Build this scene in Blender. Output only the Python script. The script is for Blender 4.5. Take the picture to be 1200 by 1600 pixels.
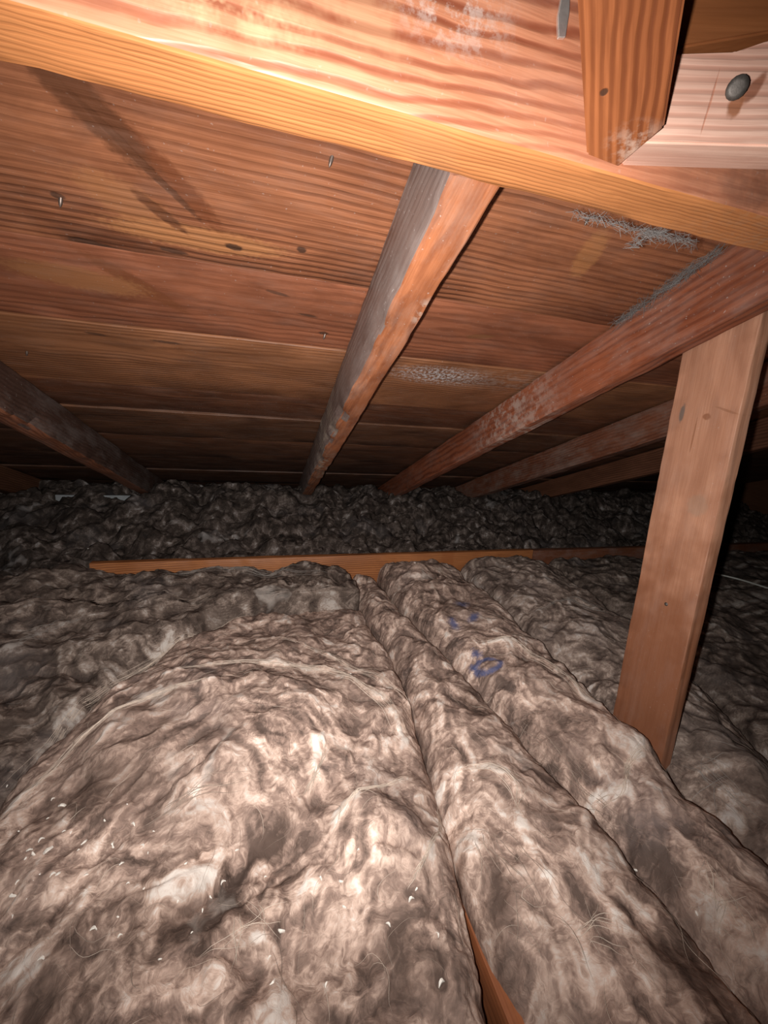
import bpy, math, random
import numpy as np
from mathutils import Vector, Matrix

for o in list(bpy.data.objects):
    bpy.data.objects.remove(o)
scene = bpy.context.scene
C = scene.collection
random.seed(4)

# ------------------------------------------------------------------ camera
F_PX = 624.2
PITCH, ROLL, YAW = math.radians(11.4546), math.radians(3.2739), math.radians(16.1041)
TH = math.radians(18.6636)                       # roof pitch
T = math.tan(TH)
_h = np.array([math.sin(YAW), math.cos(YAW), 0.]); _r = np.array([math.cos(YAW), -math.sin(YAW), 0.]); _u = np.array([0, 0, 1.])
FW = _h * math.cos(PITCH) - _u * math.sin(PITCH)
_U = _u * math.cos(PITCH) + _h * math.sin(PITCH)
RT = _r * math.cos(ROLL) + _U * math.sin(ROLL)
UP = -_r * math.sin(ROLL) + _U * math.cos(ROLL)
cam = bpy.data.cameras.new('camera')
cam.sensor_fit = 'VERTICAL'; cam.sensor_height = 36; cam.sensor_width = 27
cam.lens = 36 * F_PX / 1600
cam.clip_start = .005; cam.clip_end = 50
co = bpy.data.objects.new('camera', cam); C.objects.link(co)
co.matrix_world = Matrix(((RT[0], UP[0], -FW[0], 0), (RT[1], UP[1], -FW[1], 0), (RT[2], UP[2], -FW[2], 0), (0, 0, 0, 1)))
scene.camera = co

# ------------------------------------------------------------------ light: one small flash lamp beside the lens
world = bpy.data.worlds.new('world'); scene.world = world
world.use_nodes = True
world.node_tree.nodes['Background'].inputs[0].default_value = (.35, .42, .5, 1)
world.node_tree.nodes['Background'].inputs[1].default_value = .0
fl = bpy.data.lights.new('flash', 'SPOT')
fl.energy = 34.5; fl.color = (1.0, .97, .94)
fl.spot_size = math.radians(138); fl.spot_blend = 1.0
fl.shadow_soft_size = .0035
flo = bpy.data.objects.new('flash', fl); C.objects.link(flo)
_fp = -.021 * RT - .004 * UP
_aim = FW + .05 * UP - .05 * RT; _aim = _aim / np.linalg.norm(_aim)
flo.location = _fp.tolist()
flo.rotation_euler = Vector(_aim.tolist()).to_track_quat('-Z', 'Y').to_euler()
vs = scene.view_settings
vs.view_transform = 'Standard'; vs.look = 'None'; vs.gamma = 1; vs.use_curve_mapping = False
vs.exposure = 0.0

# ------------------------------------------------------------------ helpers
def ray(x, y):
    return RT * (x - 600) / F_PX - UP * (y - 800) / F_PX + FW
def atY(x, y, Y): d = ray(x, y); return d * Y / d[1]
def atX(x, y, X): d = ray(x, y); return d * X / d[0]
def atZ(x, y, Z): d = ray(x, y); return d * Z / d[2]

def link(name, me, parent=None, mat=None):
    o = bpy.data.objects.new(name, me); C.objects.link(o)
    if parent is not None: o.parent = parent
    if mat is not None:
        for m in (mat if isinstance(mat, (list, tuple)) else [mat]): me.materials.append(m)
    return o
def tag(o, label=None, cat=None, group=None, kind=None):
    if label: o['label'] = label
    if cat: o['category'] = cat
    if group: o['group'] = group
    if kind: o['kind'] = kind
    return o
def mesh_np(name, verts, quads, smooth=True, tris=None):
    me = bpy.data.meshes.new(name)
    verts = np.asarray(verts, np.float32); quads = np.asarray(quads, np.int32).reshape(-1, 4)
    nq = len(quads); loops = quads.ravel(); starts = np.arange(nq) * 4
    if tris is not None and len(tris):
        tris = np.asarray(tris, np.int32).reshape(-1, 3)
        starts = np.concatenate([starts, nq * 4 + np.arange(len(tris)) * 3]); loops = np.concatenate([loops, tris.ravel()])
    me.vertices.add(len(verts)); me.vertices.foreach_set('co', verts.ravel())
    me.loops.add(len(loops)); me.loops.foreach_set('vertex_index', loops.astype(np.int32))
    me.polygons.add(len(starts)); me.polygons.foreach_set('loop_start', starts.astype(np.int32))
    me.update(calc_edges=True); me.validate()
    if smooth: me.polygons.foreach_set('use_smooth', np.ones(len(me.polygons), bool))
    return me
def frame(o, X, Y, Z, loc):
    o.matrix_world = Matrix(((X[0], Y[0], Z[0], loc[0]), (X[1], Y[1], Z[1], loc[1]), (X[2], Y[2], Z[2], loc[2]), (0, 0, 0, 1)))

# gradient noise, vectorised
_rng = np.random.default_rng(11)
_perm = np.tile(_rng.permutation(256), 3)
_ga = _rng.uniform(0, 2 * np.pi, 256); _gx, _gy = np.cos(_ga), np.sin(_ga)
def pn(x, y, s=0):
    x = np.asarray(x, float) + s * 17.31; y = np.asarray(y, float) + s * 9.77
    xi = np.floor(x).astype(int); yi = np.floor(y).astype(int); xf = x - xi; yf = y - yi
    def g(a, b, dx, dy):
        h = _perm[_perm[a & 255] + (b & 255)]; return _gx[h] * dx + _gy[h] * dy
    u = xf ** 3 * (xf * (xf * 6 - 15) + 10); v = yf ** 3 * (yf * (yf * 6 - 15) + 10)
    n0 = g(xi, yi, xf, yf) * (1 - u) + g(xi + 1, yi, xf - 1, yf) * u
    n1 = g(xi, yi + 1, xf, yf - 1) * (1 - u) + g(xi + 1, yi + 1, xf - 1, yf - 1) * u
    return (n0 * (1 - v) + n1 * v) * 1.5
def fbm(x, y, s=0, o=4, g=.5):
    r = 0; a = 1; f = 1
    for i in range(o): r = r + a * pn(x * f, y * f, s + i * 3); a *= g; f *= 2.03
    return r

# ------------------------------------------------------------------ node helpers / materials
class N:
    def __init__(s, name):
        s.m = bpy.data.materials.new(name); s.m.use_nodes = True; s.t = s.m.node_tree
        s.bsdf = s.t.nodes['Principled BSDF']
    def n(s, typ, **k):
        a = s.t.nodes.new(typ)
        for q, v in k.items(): setattr(a, q, v)
        return a
    def put(s, sock, v):
        if isinstance(v, bpy.types.NodeSocket): s.t.links.new(v, sock)
        elif v is not None:
            if isinstance(v, (tuple, list)) and len(v) == 3 and sock.type == 'RGBA': v = (*v, 1)
            sock.default_value = v
    def math(s, op, a, b=None, c=None, clamp=False):
        q = s.n('ShaderNodeMath', operation=op, use_clamp=clamp)
        for i, v in enumerate((a, b, c)):
            if v is not None: s.put(q.inputs[i], v)
        return q.outputs[0]
    def vec(s, op, a, b=None, scale=None):
        q = s.n('ShaderNodeVectorMath', operation=op); s.put(q.inputs[0], a)
        if b is not None: s.put(q.inputs[1], b)
        if scale is not None: s.put(q.inputs['Scale'], scale)
        return q.outputs['Value' if op in ('LENGTH', 'DISTANCE', 'DOT_PRODUCT') else 'Vector']
    def mapping(s, v, loc=(0, 0, 0), rot=(0, 0, 0), sc=(1, 1, 1), typ='POINT'):
        q = s.n('ShaderNodeMapping', vector_type=typ); s.put(q.inputs[0], v)
        q.inputs[1].default_value = loc; q.inputs[2].default_value = rot; q.inputs[3].default_value = sc
        return q.outputs[0]
    def noise(s, v, scale, detail=3, rough=.5, dist=0, col=False):
        q = s.n('ShaderNodeTexNoise'); s.put(q.inputs['Vector'], v)
        q.inputs['Scale'].default_value = scale; q.inputs['Detail'].default_value = detail
        q.inputs['Roughness'].default_value = rough; q.inputs['Distortion'].default_value = dist
        return q.outputs['Color' if col else 0]
    def ramp(s, f, stops, interp='LINEAR'):
        q = s.n('ShaderNodeValToRGB'); s.put(q.inputs[0], f); q.color_ramp.interpolation = interp
        e = q.color_ramp.elements
        while len(e) < len(stops): e.new(.5)
        for i, (p, c) in enumerate(stops):
            e[i].position = p; e[i].color = (c, c, c, 1) if isinstance(c, (int, float)) else (*c, 1)
        return q.outputs[0]
    def mix(s, f, a, b, mode='MIX'):
        q = s.n('ShaderNodeMix', data_type='RGBA', blend_type=mode); s.put(q.inputs[0], f); s.put(q.inputs[6], a); s.put(q.inputs[7], b)
        return q.outputs[2]
    def bump(s, h, strength, dist, nrm=None):
        q = s.n('ShaderNodeBump'); s.put(q.inputs['Height'], h)
        q.inputs['Strength'].default_value = strength; q.inputs['Distance'].default_value = dist
        if nrm is not None: s.put(q.inputs['Normal'], nrm)
        return q.outputs[0]
    def obj(s): return s.n('ShaderNodeTexCoord').outputs['Object']

def sc3(c, k): return tuple(min(1, x * k) for x in c)

def wood(name, light, dark, seed=0, period=.008, centre=(.03, .09), wav=.006, lines=.75, rough=.5, relief=.0006,
         knots_marks=(), dust=0., dustcol=(.42, .38, .36), patches=(), spec=.4, stain=.5, tilt=0.03, xc=None):
    """grain runs along local X; knots: (x, y, rot, rx, ry, strength, colour) ellipses in the local XY plane"""
    r = random.Random(seed * 7 + 1)
    light = (light[0], light[1] * .91, light[2] * .93); dark = (dark[0] * .88, dark[1] * .80, dark[2] * .82)
    k = N(name); v = k.obj()
    v0 = k.mapping(v, loc=(r.uniform(-9, 9), 0, 0))
    w1 = k.noise(k.mapping(v0, sc=(4, 14, 14)), 1, 2, .5, 0, True)
    w1 = k.vec('SUBTRACT', w1, (.5, .5, .5))
    w1 = k.vec('SCALE', w1, scale=wav * 3)
    w2 = k.noise(k.mapping(v0, sc=(18, 40, 40)), 1, 2, .5, 0, True)
    w2 = k.vec('SCALE', k.vec('SUBTRACT', w2, (.5, .5, .5)), scale=wav * .7)
    p = k.vec('ADD', k.vec('ADD', k.mapping(k.mapping(v, loc=(-(.6 if xc is None else xc), 0, 0)), loc=(0, centre[0], centre[1]), rot=(0, tilt * r.uniform(.7, 1.1), .35 * tilt * r.choice((-1, 1)))), w1), w2)
    kn_masks = []
    wv = k.n('ShaderNodeTexWave', wave_type='RINGS', rings_direction='X', wave_profile='SIN')
    k.put(wv.inputs['Vector'], p); wv.inputs['Scale'].default_value = .314 / period
    wv.inputs['Distortion'].default_value = .6; wv.inputs['Detail'].default_value = 1; wv.inputs['Detail Scale'].default_value = .6
    ring = wv.outputs[1]
    ringc = k.ramp(ring, [(.0, 0), (.45, .12), (.78, .75), (1, 1)])
    var = k.noise(k.mapping(v0, sc=(3, 9, 9)), 1, 3)
    ringc = k.math('MULTIPLY', ringc, k.math('MULTIPLY_ADD', var, 3.2, -.85, clamp=True))
    fib = k.noise(k.mapping(v0, sc=(14, 520, 520)), 1, 2, .6)
    blot = k.noise(k.mapping(v0, sc=(5, 13, 13)), 1, 5, .62, .6)
    col = k.mix(k.math('MULTIPLY', ringc, lines), light, dark)
    col = k.mix(k.ramp(fib, [(.35, .35), (.65, 0)]), col, dark)
    col = k.mix(k.ramp(blot, [(.42, 0), (.72, stain)]), col, sc3(dark, .75))
    col = k.mix(k.ramp(blot, [(.25, .35), (.45, 0)]), col, sc3(light, 1.25))
    hgt = k.math('ADD', k.math('MULTIPLY', ringc, -.6), k.math('MULTIPLY', fib, .25))
    for (x, y, rot, rx, ry, st, kc) in knots_marks:
        q = k.mapping(k.vec('ADD', v, k.vec('SCALE', w1, scale=.5)), loc=(x, y, 0), rot=(0, 0, rot), sc=(rx, ry, 50), typ='TEXTURE')
        d = k.vec('LENGTH', k.vec('MULTIPLY', q, (1, 1, 0)))
        d = k.math('ADD', d, k.math('MULTIPLY', k.math('SUBTRACT', k.noise(v, 160 if rx < .2 else 25, 2), .5), .5 if rx < .2 else .9))
        m = k.ramp(d, [(.55 if rx < .2 else .3, st), (.95, 0)], 'EASE')
        col = k.mix(m, col, kc)
        hgt = k.math('SUBTRACT', hgt, k.math('MULTIPLY', m, .3))
    for (x, y, rot, rx, ry, st, kc, fs, *pl) in patches:       # ragged dust / lichen patches and glow-painted scuffs (a 9th item: in the XZ face)
        if pl:
            q = k.mapping(v, loc=(x, 0, y), rot=(0, rot, 0), sc=(rx, 50, ry), typ='TEXTURE'); d = k.vec('LENGTH', k.vec('MULTIPLY', q, (1, 0, 1)))
        else:
            q = k.mapping(v, loc=(x, y, 0), rot=(0, 0, rot), sc=(rx, ry, 50), typ='TEXTURE'); d = k.vec('LENGTH', k.vec('MULTIPLY', q, (1, 1, 0)))
        nn = k.noise(v, fs, 4, .7)
        m = k.math('MULTIPLY', k.ramp(d, [(.2, st), (1.0, 0)]), k.ramp(nn, [(.46, 0), (.6, 1)]))
        col = k.mix(m, col, kc)
    if dust:
        dn = k.noise(k.mapping(v0, sc=(12, 30, 30)), 1, 5, .7)
        col = k.mix(k.ramp(dn, [(.5 - .15 * dust, 0), (.85 - .2 * dust, dust)]), col, dustcol)
        sp = k.noise(v0, 260, 1)
        col = k.mix(k.ramp(sp, [(.72, 0), (.78, dust)]), col, (.6, .56, .52))
    k.put(k.bsdf.inputs['Base Color'], col)
    k.put(k.bsdf.inputs['Roughness'], k.math('MULTIPLY_ADD', fib, .3, rough - .15))
    k.bsdf.inputs['Specular IOR Level'].default_value = spec
    k.put(k.bsdf.inputs['Normal'], k.bump(hgt, 1.0, relief))
    return k.m

def plain(name, col, rough=.7, metal=0., var=.25, scale=60, bump=.0):
    k = N(name); v = k.obj(); n = k.noise(v, scale, 4, .6)
    k.put(k.bsdf.inputs['Base Color'], k.mix(k.ramp(n, [(.3, 0), (.7, 1)]), sc3(col, 1 - var), sc3(col, 1 + var)))
    k.bsdf.inputs['Roughness'].default_value = rough; k.bsdf.inputs['Metallic'].default_value = metal
    if bump: k.put(k.bsdf.inputs['Normal'], k.bump(n, .6, bump))
    return k.m

def timber_mesh(name, L, w, h, seed=0, nseg=60, bev=.0025, wob=.0006, wane=(), ends=(None, None), matfun=None):
    """local X 0..L, Y -w/2..w/2, Z 0..h.  wane: (corner 0..3, depth, x0, x1) worn or bark-edged arrises"""
    sub = 4
    ys = [-w / 2 + bev] + [(-w / 2 + bev) + (w - 2 * bev) * i / sub for i in range(1, sub)] + [w / 2 - bev]
    zs = [bev] + [bev + (h - 2 * bev) * i / sub for i in range(1, sub)] + [h - bev]
    loop = [(y, 0., 0) for y in ys] + [(w / 2 - .3 * bev, .3 * bev, 0.5)] + [(w / 2, z, 1) for z in zs] + [(w / 2 - .3 * bev, h - .3 * bev, 1.5)] + \
           [(y, h, 2) for y in reversed(ys)] + [(-w / 2 + .3 * bev, h - .3 * bev, 2.5)] + [(-w / 2, z, 3) for z in reversed(zs)] + [(-w / 2 + .3 * bev, .3 * bev, 3.5)]
    lp = np.array([(a, b) for a, b, c in loop]); n = len(loop)
    xs = np.linspace(0, L, nseg + 1)
    V = np.zeros((nseg + 1, n, 3)); V[:, :, 0] = xs[:, None]; V[:, :, 1] = lp[None, :, 0]; V[:, :, 2] = lp[None, :, 1]
    ang = np.arctan2((lp[:, 1] - h / 2) / h, lp[:, 0] / w)
    nrm = np.stack([np.cos(ang), np.sin(ang)], 1)
    d = wob * (fbm(xs[:, None] * 9 + seed, ang[None] * 1.3 + seed * 3.1, seed, 3) + .6 * pn(xs[:, None] * 60, ang[None] * 6, seed))
    V[:, :, 1] += d * nrm[None, :, 0]; V[:, :, 2] += d * nrm[None, :, 1]
    cor = [(-w / 2, 0), (w / 2, 0), (w / 2, h), (-w / 2, h)]
    for (ci, dep, x0, x1) in wane:
        cy, cz = cor[ci]; dist = np.hypot(lp[:, 0] - cy, lp[:, 1] - cz)
        amp = np.clip((xs - x0) / .05, 0, 1) * np.clip((x1 - xs) / .05, 0, 1)
        amp = amp * dep * np.clip(.55 + .9 * fbm(xs * 14, xs * 0 + seed, seed + 5, 3), 0, 1.5)
        m = np.exp(-(dist / (dep * 1.4)) ** 2)[None] * amp[:, None]
        V[:, :, 1] -= m * np.sign(cy) * .8; V[:, :, 2] -= m * np.sign(cz - h / 2) * .8
    i = np.arange(nseg)[:, None] * n; j = np.arange(n)[None]; j2 = (j + 1) % n
    q = np.stack([i + j, i + j2, i + n + j2, i + n + j], -1).reshape(-1, 4)
    verts = V.reshape(-1, 3); c0 = len(verts)
    verts = np.concatenate([verts, V[0].mean(0)[None], V[-1].mean(0)[None]])
    a = np.arange(n); b = (a + 1) % n
    tr = np.concatenate([np.stack([np.full(n, c0), b, a], 1), np.stack([np.full(n, c0 + 1), nseg * n + a, nseg * n + b], 1)])
    me = mesh_np(name, verts, q, True, tr)
    me.set_sharp_from_angle(angle=math.radians(24))
    if matfun:
        for pl in me.polygons: pl.material_index = matfun(pl.center, pl.normal)
    return me

def tubes(name, P, r, mat=None, sides=3):
    """P (N,K,3) polylines, r (N,K) radii -> one mesh of thin tubes"""
    Nn, K, _ = P.shape
    t = np.gradient(P, axis=1); t /= np.linalg.norm(t, axis=2, keepdims=True) + 1e-12
    ref = np.tile(np.array([.21, .13, .97]), (Nn, K, 1))
    a = np.cross(t, ref); a /= np.linalg.norm(a, axis=2, keepdims=True) + 1e-9; b = np.cross(t, a)
    V = np.zeros((Nn, K, sides, 3))
    for s in range(sides):
        an = 2 * math.pi * s / sides
        V[:, :, s] = P + r[:, :, None] * (math.cos(an) * a + math.sin(an) * b)
    base = (np.arange(Nn)[:, None, None] * K + np.arange(K - 1)[None, :, None]) * sides
    s = np.arange(sides)[None, None]; s2 = (s + 1) % sides
    q = np.stack([base + s, base + s2, base + sides + s2, base + sides + s], -1).reshape(-1, 4)
    me = mesh_np(name, V.reshape(-1, 3), q, True)
    if mat: me.materials.append(mat)
    return me

# ================================================================== the roof
S = np.array([0, math.cos(TH), -math.sin(TH)]); NU = np.array([0, math.sin(TH), math.cos(TH)]); EX = np.array([1., 0, 0])
CB = .29                 # height of the rafter undersides above the lens
CS = .29 * 1.31          # height of the deck underside
def on_plane(x, y, c): d = ray(x, y); return d * c / (d[2] + T * d[1])

OR_L, OR_D = (.52, .235, .085), (.20, .066, .022)
BR_L, BR_D = (.36, .18, .078), (.13, .055, .024)
RE_L, RE_D = (.33, .115, .050), (.13, .036, .016)
DK = (.055, .026, .016)

def lathe(prof, n=16):
    V = []; Q = []
    for (r_, z_) in prof:
        for k_ in range(n): V.append((r_ * math.cos(2 * math.pi * k_ / n), r_ * math.sin(2 * math.pi * k_ / n), z_))
    for i in range(len(prof) - 1):
        for k_ in range(n): Q.append((i * n + k_, i * n + (k_ + 1) % n, (i + 1) * n + (k_ + 1) % n, (i + 1) * n + k_))
    return V, Q
NAILTIP = lathe([(.0018, -.004), (.0018, .004), (.0012, .007), (.0001, .009)], 10)
mTip = plain('nail_tip_metal', (.16, .12, .10), .45, .7, .3, 300)
ceiling = bpy.data.objects.new('ceiling', None); C.objects.link(ceiling); tag(ceiling, 'sloping roof deck of stained wooden boards above the rafters', None, None, 'structure')
# deck seams: y where each board ends (down the slope)
XB0, XB1 = -1.75, 2.75
def deck_y(px, py): return on_plane(px, py, CS)[1]
seams = [.235, deck_y(288, 410), deck_y(280, 523), deck_y(290, 611), deck_y(300, 649), deck_y(300, 686), deck_y(300, 716), deck_y(300, 737), deck_y(300, 755)]
while seams[-1] < 2.35: seams.append(seams[-1] + .17)
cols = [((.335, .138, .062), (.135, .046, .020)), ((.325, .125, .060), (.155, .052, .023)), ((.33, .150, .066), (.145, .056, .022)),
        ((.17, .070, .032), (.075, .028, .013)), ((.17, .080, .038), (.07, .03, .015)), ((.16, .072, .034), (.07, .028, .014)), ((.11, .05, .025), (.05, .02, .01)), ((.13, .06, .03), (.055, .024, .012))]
drop = [0, .004, .002, .010, .004, .006, .012, .006, .008, .004, .009, .005]
for i in range(len(seams) - 1):
    y0, y1 = seams[i], seams[i + 1]
    wid = (y1 - y0) / math.cos(TH) - .003
    ym = (y0 + y1) / 2
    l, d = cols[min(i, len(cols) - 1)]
    kn = []; pa = []
    def loc(px, py):                     # photograph point -> local (x, y) on this board
        P = on_plane(px, py, CS); return P[0] - XB0, (P[1] - ym) / math.cos(TH)
    if i == 0:
        a = loc(300, 310); b = loc(150, 190); e = loc(250, 335); g = loc(365, 388); hh = loc(472, 393)
        a = loc(265, 282); b = loc(135, 170)
        kn = [(*loc(310, 375), .0, .12, .022, .75, (.40, .17, .066)), (*loc(200, 320), .6, .06, .03, .5, (.36, .15, .06)), (*a, .93, .085, .017, .95, (.15, .046, .018)), (*loc(225, 262), .93, .085, .006, .8, (.08, .03, .014)),
              (*b, .95, .08, .022, .85, (.10, .036, .016)), (*e, .8, .038, .009, .9, (.12, .042, .018)), (*loc(40, 378), .1, .05, .006, .8, DK), (*loc(140, 383), .1, .03, .006, .8, DK), (*loc(270, 395), .1, .02, .005, .8, DK),
              (*g, .1, .013, .006, .9, DK), (*hh, 0, .007, .006, .9, DK), (*loc(90, 310), .2, .008, .005, .8, DK), (*loc(920, 400), 1.2, .05, .02, .4, (.45, .2, .07))]
    if i == 1:
        kn = [(*loc(215, 450), .8, .09, .016, .85, (.17, .055, .022)), (*loc(120, 440), .1, .10, .03, .6, (.33, .14, .055)), (*loc(435, 462), .2, .02, .004, .7, DK), (*loc(480, 497), .1, .02, .004, .8, DK),
              (*loc(750, 530), -.2, .03, .01, .8, (.18, .075, .03)), (*loc(505, 525), 0, .01, .006, .8, DK)]
        pa = [(*loc(30, 515), .1, .20, .025, .7, (.42, .33, .28), 30)]
    if i == 2:
        kn = [(*loc(150, 526), .1, .02, .005, .7, DK), (*loc(260, 538), .05, .03, .005, .7, DK)]
        pa = [(*loc(690, 590), 0, .13, .045, 1, (.62, .60, .60), 160), (*loc(800, 600), 0, .2, .06, .5, (.35, .25, .2), 60)]
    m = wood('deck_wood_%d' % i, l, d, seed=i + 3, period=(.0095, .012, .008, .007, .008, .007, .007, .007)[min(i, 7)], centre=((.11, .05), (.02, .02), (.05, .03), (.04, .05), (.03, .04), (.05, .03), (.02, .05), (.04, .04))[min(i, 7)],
             wav=(.004, .01, .006, .006, .006, .006, .006, .006)[min(i, 7)], rough=.55, relief=.0011 if i == 0 else .0007, knots_marks=kn, patches=pa, stain=.8, dust=.18 if i < 3 else .25, dustcol=(.3, .22, .18), tilt=.015, xc=1.9, lines=.62 if i == 0 else .6)
    me = timber_mesh('roof_board', XB1 - XB0, wid, .02, seed=i + 30, nseg=90, bev=.0015, wob=.0012)
    o = link('roof_board', me, ceiling, m)
    yz = CS - T * ym
    for (px, py) in ({0: [(519, 249), (95, 313), (920, 343)], 1: [(508, 527)], 2: [(42, 552)]}.get(i, [])):
        nv, nq = NAILTIP
        t_ = link('nail_tip', mesh_np('nail_tip', nv, nq), o, mTip); lx, ly = loc(px, py); t_.location = (lx, ly, .001); t_.rotation_euler = (math.pi + .5, .3, 0)
    P = np.array([XB0, ym, yz]) + NU * (drop[i % len(drop)] * .6 + .002)
    frame(o, EX, S, NU, P)

# board deck behind the beam on the near side, over the lens
for i in range(3):
    me = timber_mesh('near_roof_board', 2.0, .235, .02, seed=i + 70, nseg=30, bev=.0015)
    o = link('roof_board', me, ceiling, wood('near_deck_wood_%d' % i, BR_L, BR_D, seed=40 + i))
    frame(o, EX, np.array([0, 1., 0]), np.array([0, 0, 1.]), (-.9, .11 - i * .24, .315))

# ------------------------------------------------------------------ rafters
def rafter(x0, x1, y0, y1, mat, label, seed, wane=(), matfun=None):
    w = x1 - x0; L = (y1 - y0) / math.cos(TH)
    me = timber_mesh('rafter', L, w, .085, seed=seed, nseg=110, bev=.003, wob=.0014, wane=wane, matfun=matfun)
    o = link('rafter', me, None, mat)
    frame(o, S, -EX, NU, ((x0 + x1) / 2, y0, CB - T * y0))
    return tag(o, label, 'rafter', 'rafters under the roof deck')
mR = wood('rafter_wood_a', (.42, .165, .07), (.19, .06, .024), seed=51, period=.006, centre=(.01, .05), dust=.35, dustcol=(.40, .31, .26), relief=.0006,
          patches=[(.95, -.005, 0, .22, .03, .9, (.50, .42, .33), 40), (.16, -.018, .0, .03, .012, .8, (.5, .4, .33), 60)])
mG = wood('weathered_grey', (.24, .185, .155), (.14, .10, .085), seed=52, period=.01, dust=.5, dustcol=(.34, .30, .28), lines=.4, patches=[(.75, 0, 0, .30, .09, .8, (.45, .36, .28), 30)])
rafter(.125, .168, .3105, 2.25, [mR, mG], 'reddish rafter with a grey dusty side, running down the middle of the deck', 1,
       wane=[(1, .010, .0, 1.9), (0, .004, .9, 1.9)], matfun=lambda c, n: 1 if n.y > .55 else 0)
mR2 = wood('rafter_wood_b', (.34, .115, .052), (.15, .042, .02), seed=53, period=.009, centre=(.06, .03), dust=.35, dustcol=(.38, .29, .25), relief=.0005,
           patches=[(.55, 0, 0, .2, .2, .6, (.5, .4, .34), 45)])
rafter(.532, .567, .3105, 2.25, mR2, 'deep red rafter with the upright board nailed to its far side', 2, wane=[(1, .004, .2, 1.6)])
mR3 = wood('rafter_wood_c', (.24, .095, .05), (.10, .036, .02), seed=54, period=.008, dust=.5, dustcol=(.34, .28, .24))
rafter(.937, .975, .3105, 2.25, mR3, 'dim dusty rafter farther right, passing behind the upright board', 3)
mR4 = wood('rafter_wood_d', (.30, .125, .062), (.14, .05, .024), seed=55, period=.008, centre=(.05, .02), dust=.2)
mR5 = wood('rafter_wood_e', (.10, .06, .044), (.05, .028, .02), seed=56, period=.008, dust=.3)
rafter(-.490, -.448, .3105, 2.25, [mR4, mR5], 'brown rafter with a ragged bark edge at the left of the deck', 4, wane=[(0, .013, .15, 1.1)], matfun=lambda c, n: 1 if n.y < -.55 else 0)
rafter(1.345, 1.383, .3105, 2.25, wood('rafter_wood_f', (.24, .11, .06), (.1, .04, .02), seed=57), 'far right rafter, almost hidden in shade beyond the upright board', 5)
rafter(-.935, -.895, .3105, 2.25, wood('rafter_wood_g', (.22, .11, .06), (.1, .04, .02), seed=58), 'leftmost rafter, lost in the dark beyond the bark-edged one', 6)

# ------------------------------------------------------------------ header beam the rafters butt into
bm_kn = []
mB = wood('beam_wood', (.58, .265, .14), (.27, .078, .034), seed=61, period=.0095, centre=(.004, .075), wav=.011, rough=.48, relief=.0006, lines=1.0, spec=.9, tilt=.11, stain=.22, xc=1.5, dust=.12, dustcol=(.62, .5, .42),
          patches=[(1.36, .03, .1, .08, .022, .8, (.72, .46, .26), 35, 1), (1.86, .03, 0, .22, .2, .95, (.22, .09, .055), 18, 1), (1.50, .06, 0, .05, .03, .6, (.62, .52, .46), 120, 1), (1.43, .05, .3, .10, .03, .35, (.66, .38, .21), 25, 1)])  # pale scuffs double as a bright glow painted into the beam colour
mBb = wood('beam_underside', (.60, .262, .09), (.36, .125, .04), seed=62, period=.004, centre=(.3, .05), wav=.003, rough=.45, relief=.0003, lines=.26, stain=.25, spec=.5,
           knots_marks=[(.5 + 1.6 - .6, .0, .8, .05, .02, .2, (.4, .2, .09))], patches=[(2.02, 0, 0, .32, .2, .75, (.42, .27, .17), 120)])
BX0 = -1.4
me = timber_mesh('header_beam', 3.6, .0425, .118, seed=9, nseg=200, bev=.0025, wob=.0011, matfun=lambda c, n: 1 if n.z < -.5 else 0)
beam = link('header_beam', me, None, [mB, mBb]); frame(beam, EX, np.array([0, 1., 0]), np.array([0, 0, 1.]), (BX0, .2880, .1835))
tag(beam, 'wide orange beam with wavy grain running across the top, brightly lit', 'beam')

def prism(name, poly, dirv, mat, parent=None, bev=.0012):
    """solid from a 3-D polygon pushed along dirv, edges lightly bevelled"""
    import bmesh
    me = bpy.data.meshes.new(name); bm = bmesh.new()
    a = [bm.verts.new(tuple(p)) for p in poly]; b = [bm.verts.new(tuple(np.asarray(p) + dirv)) for p in poly]
    bm.faces.new(a); bm.faces.new(b[::-1]); n = len(a)
    for i in range(n): bm.faces.new((a[i], b[i], b[(i + 1) % n], a[(i + 1) % n]))
    bmesh.ops.recalc_face_normals(bm, faces=bm.faces[:])
    bmesh.ops.bevel(bm, geom=bm.edges[:], offset=bev, segments=2, affect='EDGES', clamp_overlap=True)
    bm.to_mesh(me); bm.free(); me.polygons.foreach_set('use_smooth', np.ones(len(me.polygons), bool)); me.set_sharp_from_angle(angle=math.radians(40))
    return link(name, me, parent, mat)

# hip brace at 45 degrees in plan with a pointed double-cheek cut
P0 = atY(965, 262, .262)
HD = np.array([1, 1, -.21]); HD /= np.linalg.norm(HD); HW = np.array([.7071, -.7071, 0]); HN = np.cross(HW, HD); HN /= np.linalg.norm(HN)
if HN[2] < 0: HN = -HN
def hip(al, ac): return np.array([al, ac, 0.])
mH = wood('hip_wood', (.38, .135, .046), (.16, .045, .015), seed=71, period=.0050, centre=(.10, .02), wav=.006, rough=.5, relief=.0008, lines=.8, tilt=.01,
          knots_marks=[(-.06, -.008, 0, .003, .003, .9, DK)], patches=[(-.012, .012, .6, .028, .02, .85, (.50, .33, .25), 90)])
hipo = prism('hip_brace', [hip(-.30, -.022), hip(-.30, .024), hip(-.023, .0235), hip(0, 0), hip(-.017, -.0185)], np.array([0, 0, .075]), mH)
frame(hipo, HD, HW * (1 if np.cross(HN, HD) @ HW > 0 else 1), HN, P0)
tag(hipo, 'short reddish brace with a pointed end, set against the top beam', 'brace')

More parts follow.
